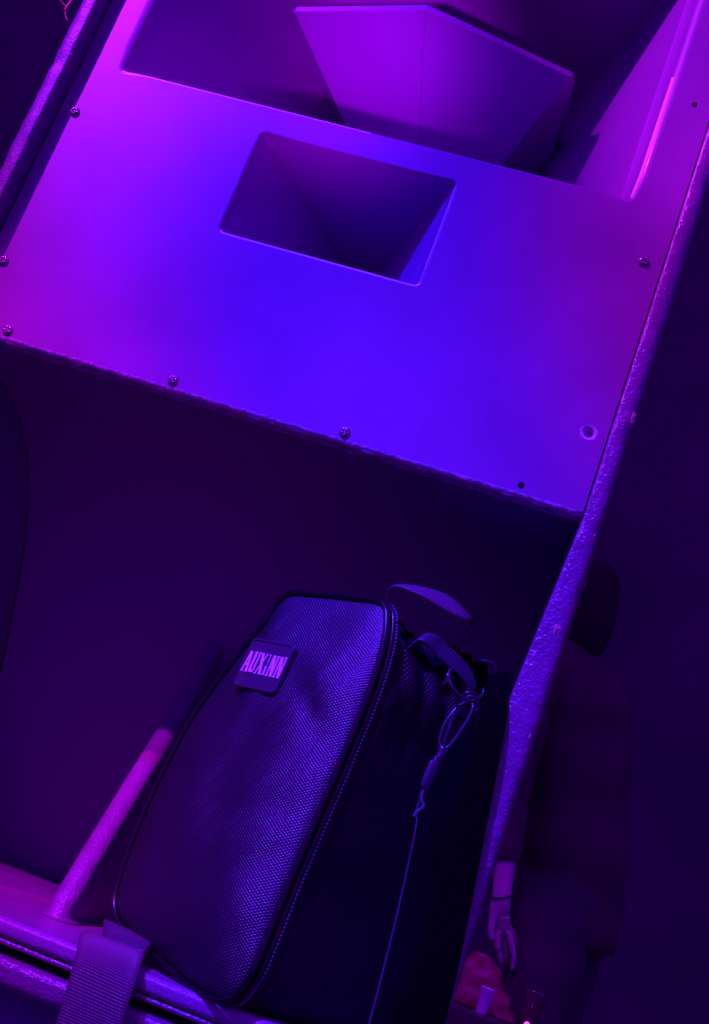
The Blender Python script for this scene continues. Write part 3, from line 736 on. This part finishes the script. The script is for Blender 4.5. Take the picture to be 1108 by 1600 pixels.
for (a, b) in (((.25, 2.45, -1.015), (.12, 2.43, -1.02)), ((.33, 2.67, -1.015), (.20, 2.66, -1.02))):
    skin_body('shoe', [(a, (.040, .034)), (Vector(a).lerp(Vector(b), .6), (.042, .030)), (b, (.034, .024))], [(0, 1), (1, 2)], M['trouser'], PER_)
hr = [((.07, 2.49, .42), .060), ((.05, 2.49, .54), .085), ((.03, 2.49, .64), .100), ((-.01, 2.49, .70), .080)]
skin_body('hair', hr, [(0, 1), (1, 2), (2, 3)], M['hair'], PER_)
hd = Vector((0, 2.49, .62))
skin_body('nose', [(hd + Vector((-.078, 0, .0)), .010), (hd + Vector((-.094, 0, -.025)), .012)], [(0, 1)], M['skin'], PER_, sub=1)
for sy in (-1, 1):
    skin_body('ear', [(hd + Vector((.01, sy * .080, .012)), (.008, .012)), (hd + Vector((.01, sy * .083, -.018)), (.006, .009))], [(0, 1)], M['skin'], PER_, sub=1)
    skin_body('eye', [(hd + Vector((-.071, sy * .030, .008)), .011), (hd + Vector((-.073, sy * .032, .008)), .010)], [(0, 1)], M['cup'], PER_, sub=1)
skin_body('mouth', [(hd + Vector((-.074, -.02, -.055)), .006), (hd + Vector((-.080, 0, -.056)), .007), (hd + Vector((-.074, .02, -.055)), .006)], [(0, 1), (1, 2)], M['red'], PER_, sub=1)
def band_ring(c, r, th, name):
    tube(name, [Vector(c) + right * (r * math.cos(2 * math.pi * k / 24)) + (fw * (r * .82 * math.sin(2 * math.pi * k / 24))) + upv * (.003 * math.cos(2 * math.pi * k / 24)) for k in range(24)], th, M['piping'], PER_, sides=6, closed=True)
band_ring(hp(0, -.002), .0268, .0028, 'bracelet')
for dpt in (.128, .134): band_ring(hp(-.012, dpt, .010), .0098, .0012, 'finger_ring')

# flight case with the red bag and drinks on it
FC = thing('flight_case', 'dark flight case standing on the floor behind the cabinet under the red bag', 'flight case', (.28, 2.36, -1.05))
bevelled('case_body', (-.02, 2.16, -1.03), (.62, 2.60, -.62), M['case'], FC, r=.006)
bevelled('lid', (-.022, 2.158, -.618), (.622, 2.602, -.515), M['case'], FC, r=.006)
for x in (.10, .50): bevelled('latch', (x - .02, 2.146, -.66), (x + .02, 2.157, -.58), M['steel'], FC, r=.002)
for x in (.02, .58):
    for y in (2.2, 2.56): tube('caster', [Vector((x - .012, y, -1.035)), Vector((x + .012, y, -1.035))], .015, M['trouser'], FC, sides=14)
# red bag: slumped soft trapezoid
def red_bag():
    V = []; F = []; nu, nv = 28, 16
    for j in range(nv + 1):
        v = j / nv; hw = .082 - .050 * v ** 1.2; hd_ = .050 - .030 * v; cx = .085 - .030 * v
        for i in range(nu):
            a = 2 * math.pi * i / nu; ca, sa = math.cos(a), math.sin(a)
            x = cx + hw * math.copysign(abs(ca) ** .6, ca); y = 2.295 + hd_ * math.copysign(abs(sa) ** .6, sa); z = -.5135 + .125 * v
            d = .010 * nz(x, y, z, 26) + .004 * nz(x, y, z, 70); V.append((x + d * ca, y + d * sa, z + (d * .8 if j else 0) - .020 * v * max(0, ca)))
    for j in range(nv):
        for i in range(nu): k = (i + 1) % nu; F.append((j * nu + i, j * nu + k, (j + 1) * nu + k, (j + 1) * nu + i))
    F.append(tuple(range(nu))); F.append(tuple(nv * nu + i for i in range(nu)))
    o = link('red_bag', V, F, M['red'], None, smooth=True)
    tag(o, 'crumpled red bag lying on the dark case under the reaching hand', 'bag')
red_bag()
def lathe(name, prof, c, m, seg=24):
    V = []; F = []
    for r, z in prof:
        for k in range(seg): a = 2 * math.pi * k / seg; V.append((c[0] + r * math.cos(a), c[1] + r * math.sin(a), c[2] + z))
    for j in range(len(prof) - 1):
        for k in range(seg): l = (k + 1) % seg; F.append((j * seg + k, j * seg + l, (j + 1) * seg + l, (j + 1) * seg + k))
    F.append(tuple(range(seg))); F.append(tuple((len(prof) - 1) * seg + k for k in range(seg)))
    return link(name, V, F, m, None, smooth=True)
tag(lathe('paper_cup', [(.012, 0), (.0125, .001), (.0165, .056), (.0175, .057), (.0175, .060), (.0160, .060), (.0118, .004)], (.082, 2.205, -.5149), M['cup']), 'small pale cup standing in front of the red bag', 'cup')
tag(lathe('drinking_glass', [(.022, 0), (.024, .003), (.030, .085), (.031, .088), (.029, .088), (.022, .010)], (.195, 2.30, -.5149), M['glass']), 'dark round glass standing right of the red bag', 'glass')
LMP = thing('small_lamp', 'tiny round magenta glowing lamp at the front of the dark case', 'lamp', (.190, 2.20, -.5149))
o = lathe('lamp_base', [(.010, 0), (.010, .006), (.006, .008)], (.190, 2.20, -.5149), M['plastic'], 16); adopt(o, LMP)
o = lathe('lamp_bulb', [(.004, 0), (.0065, .004), (.0065, .008), (.003, .012)], (.190, 2.20, -.5065), M['glow'], 16); adopt(o, LMP)
spot('magenta_spot_behind', (-.55, .9, 1.5), (.085, 2.31, -.42), (.30, .005, .85), 150, 12, .9, .05)
# a frayed tie hanging in the dark at the upper left
CB = thing('cable', 'thin pinkish cable end hanging in the dark at the upper left', 'cable', (-.704, .1, .43))
tube('jacket', smooth_path([(-.6990, .100, .50), (-.7000, .100, .455), (-.7035, .1, .432), (-.7055, .10, .420)], 8), .0018, M['cable'], CB)
for q in (((-.7045, .1, .4250), (-.7130, .1, .4290), (-.7200, .098, .4360)), ((-.7050, .1, .4210), (-.7010, .1, .4130), (-.6960, .1, .4080))):
    tube('frayed_wire', smooth_path(q, 5), .0008, M['cable'], CB)
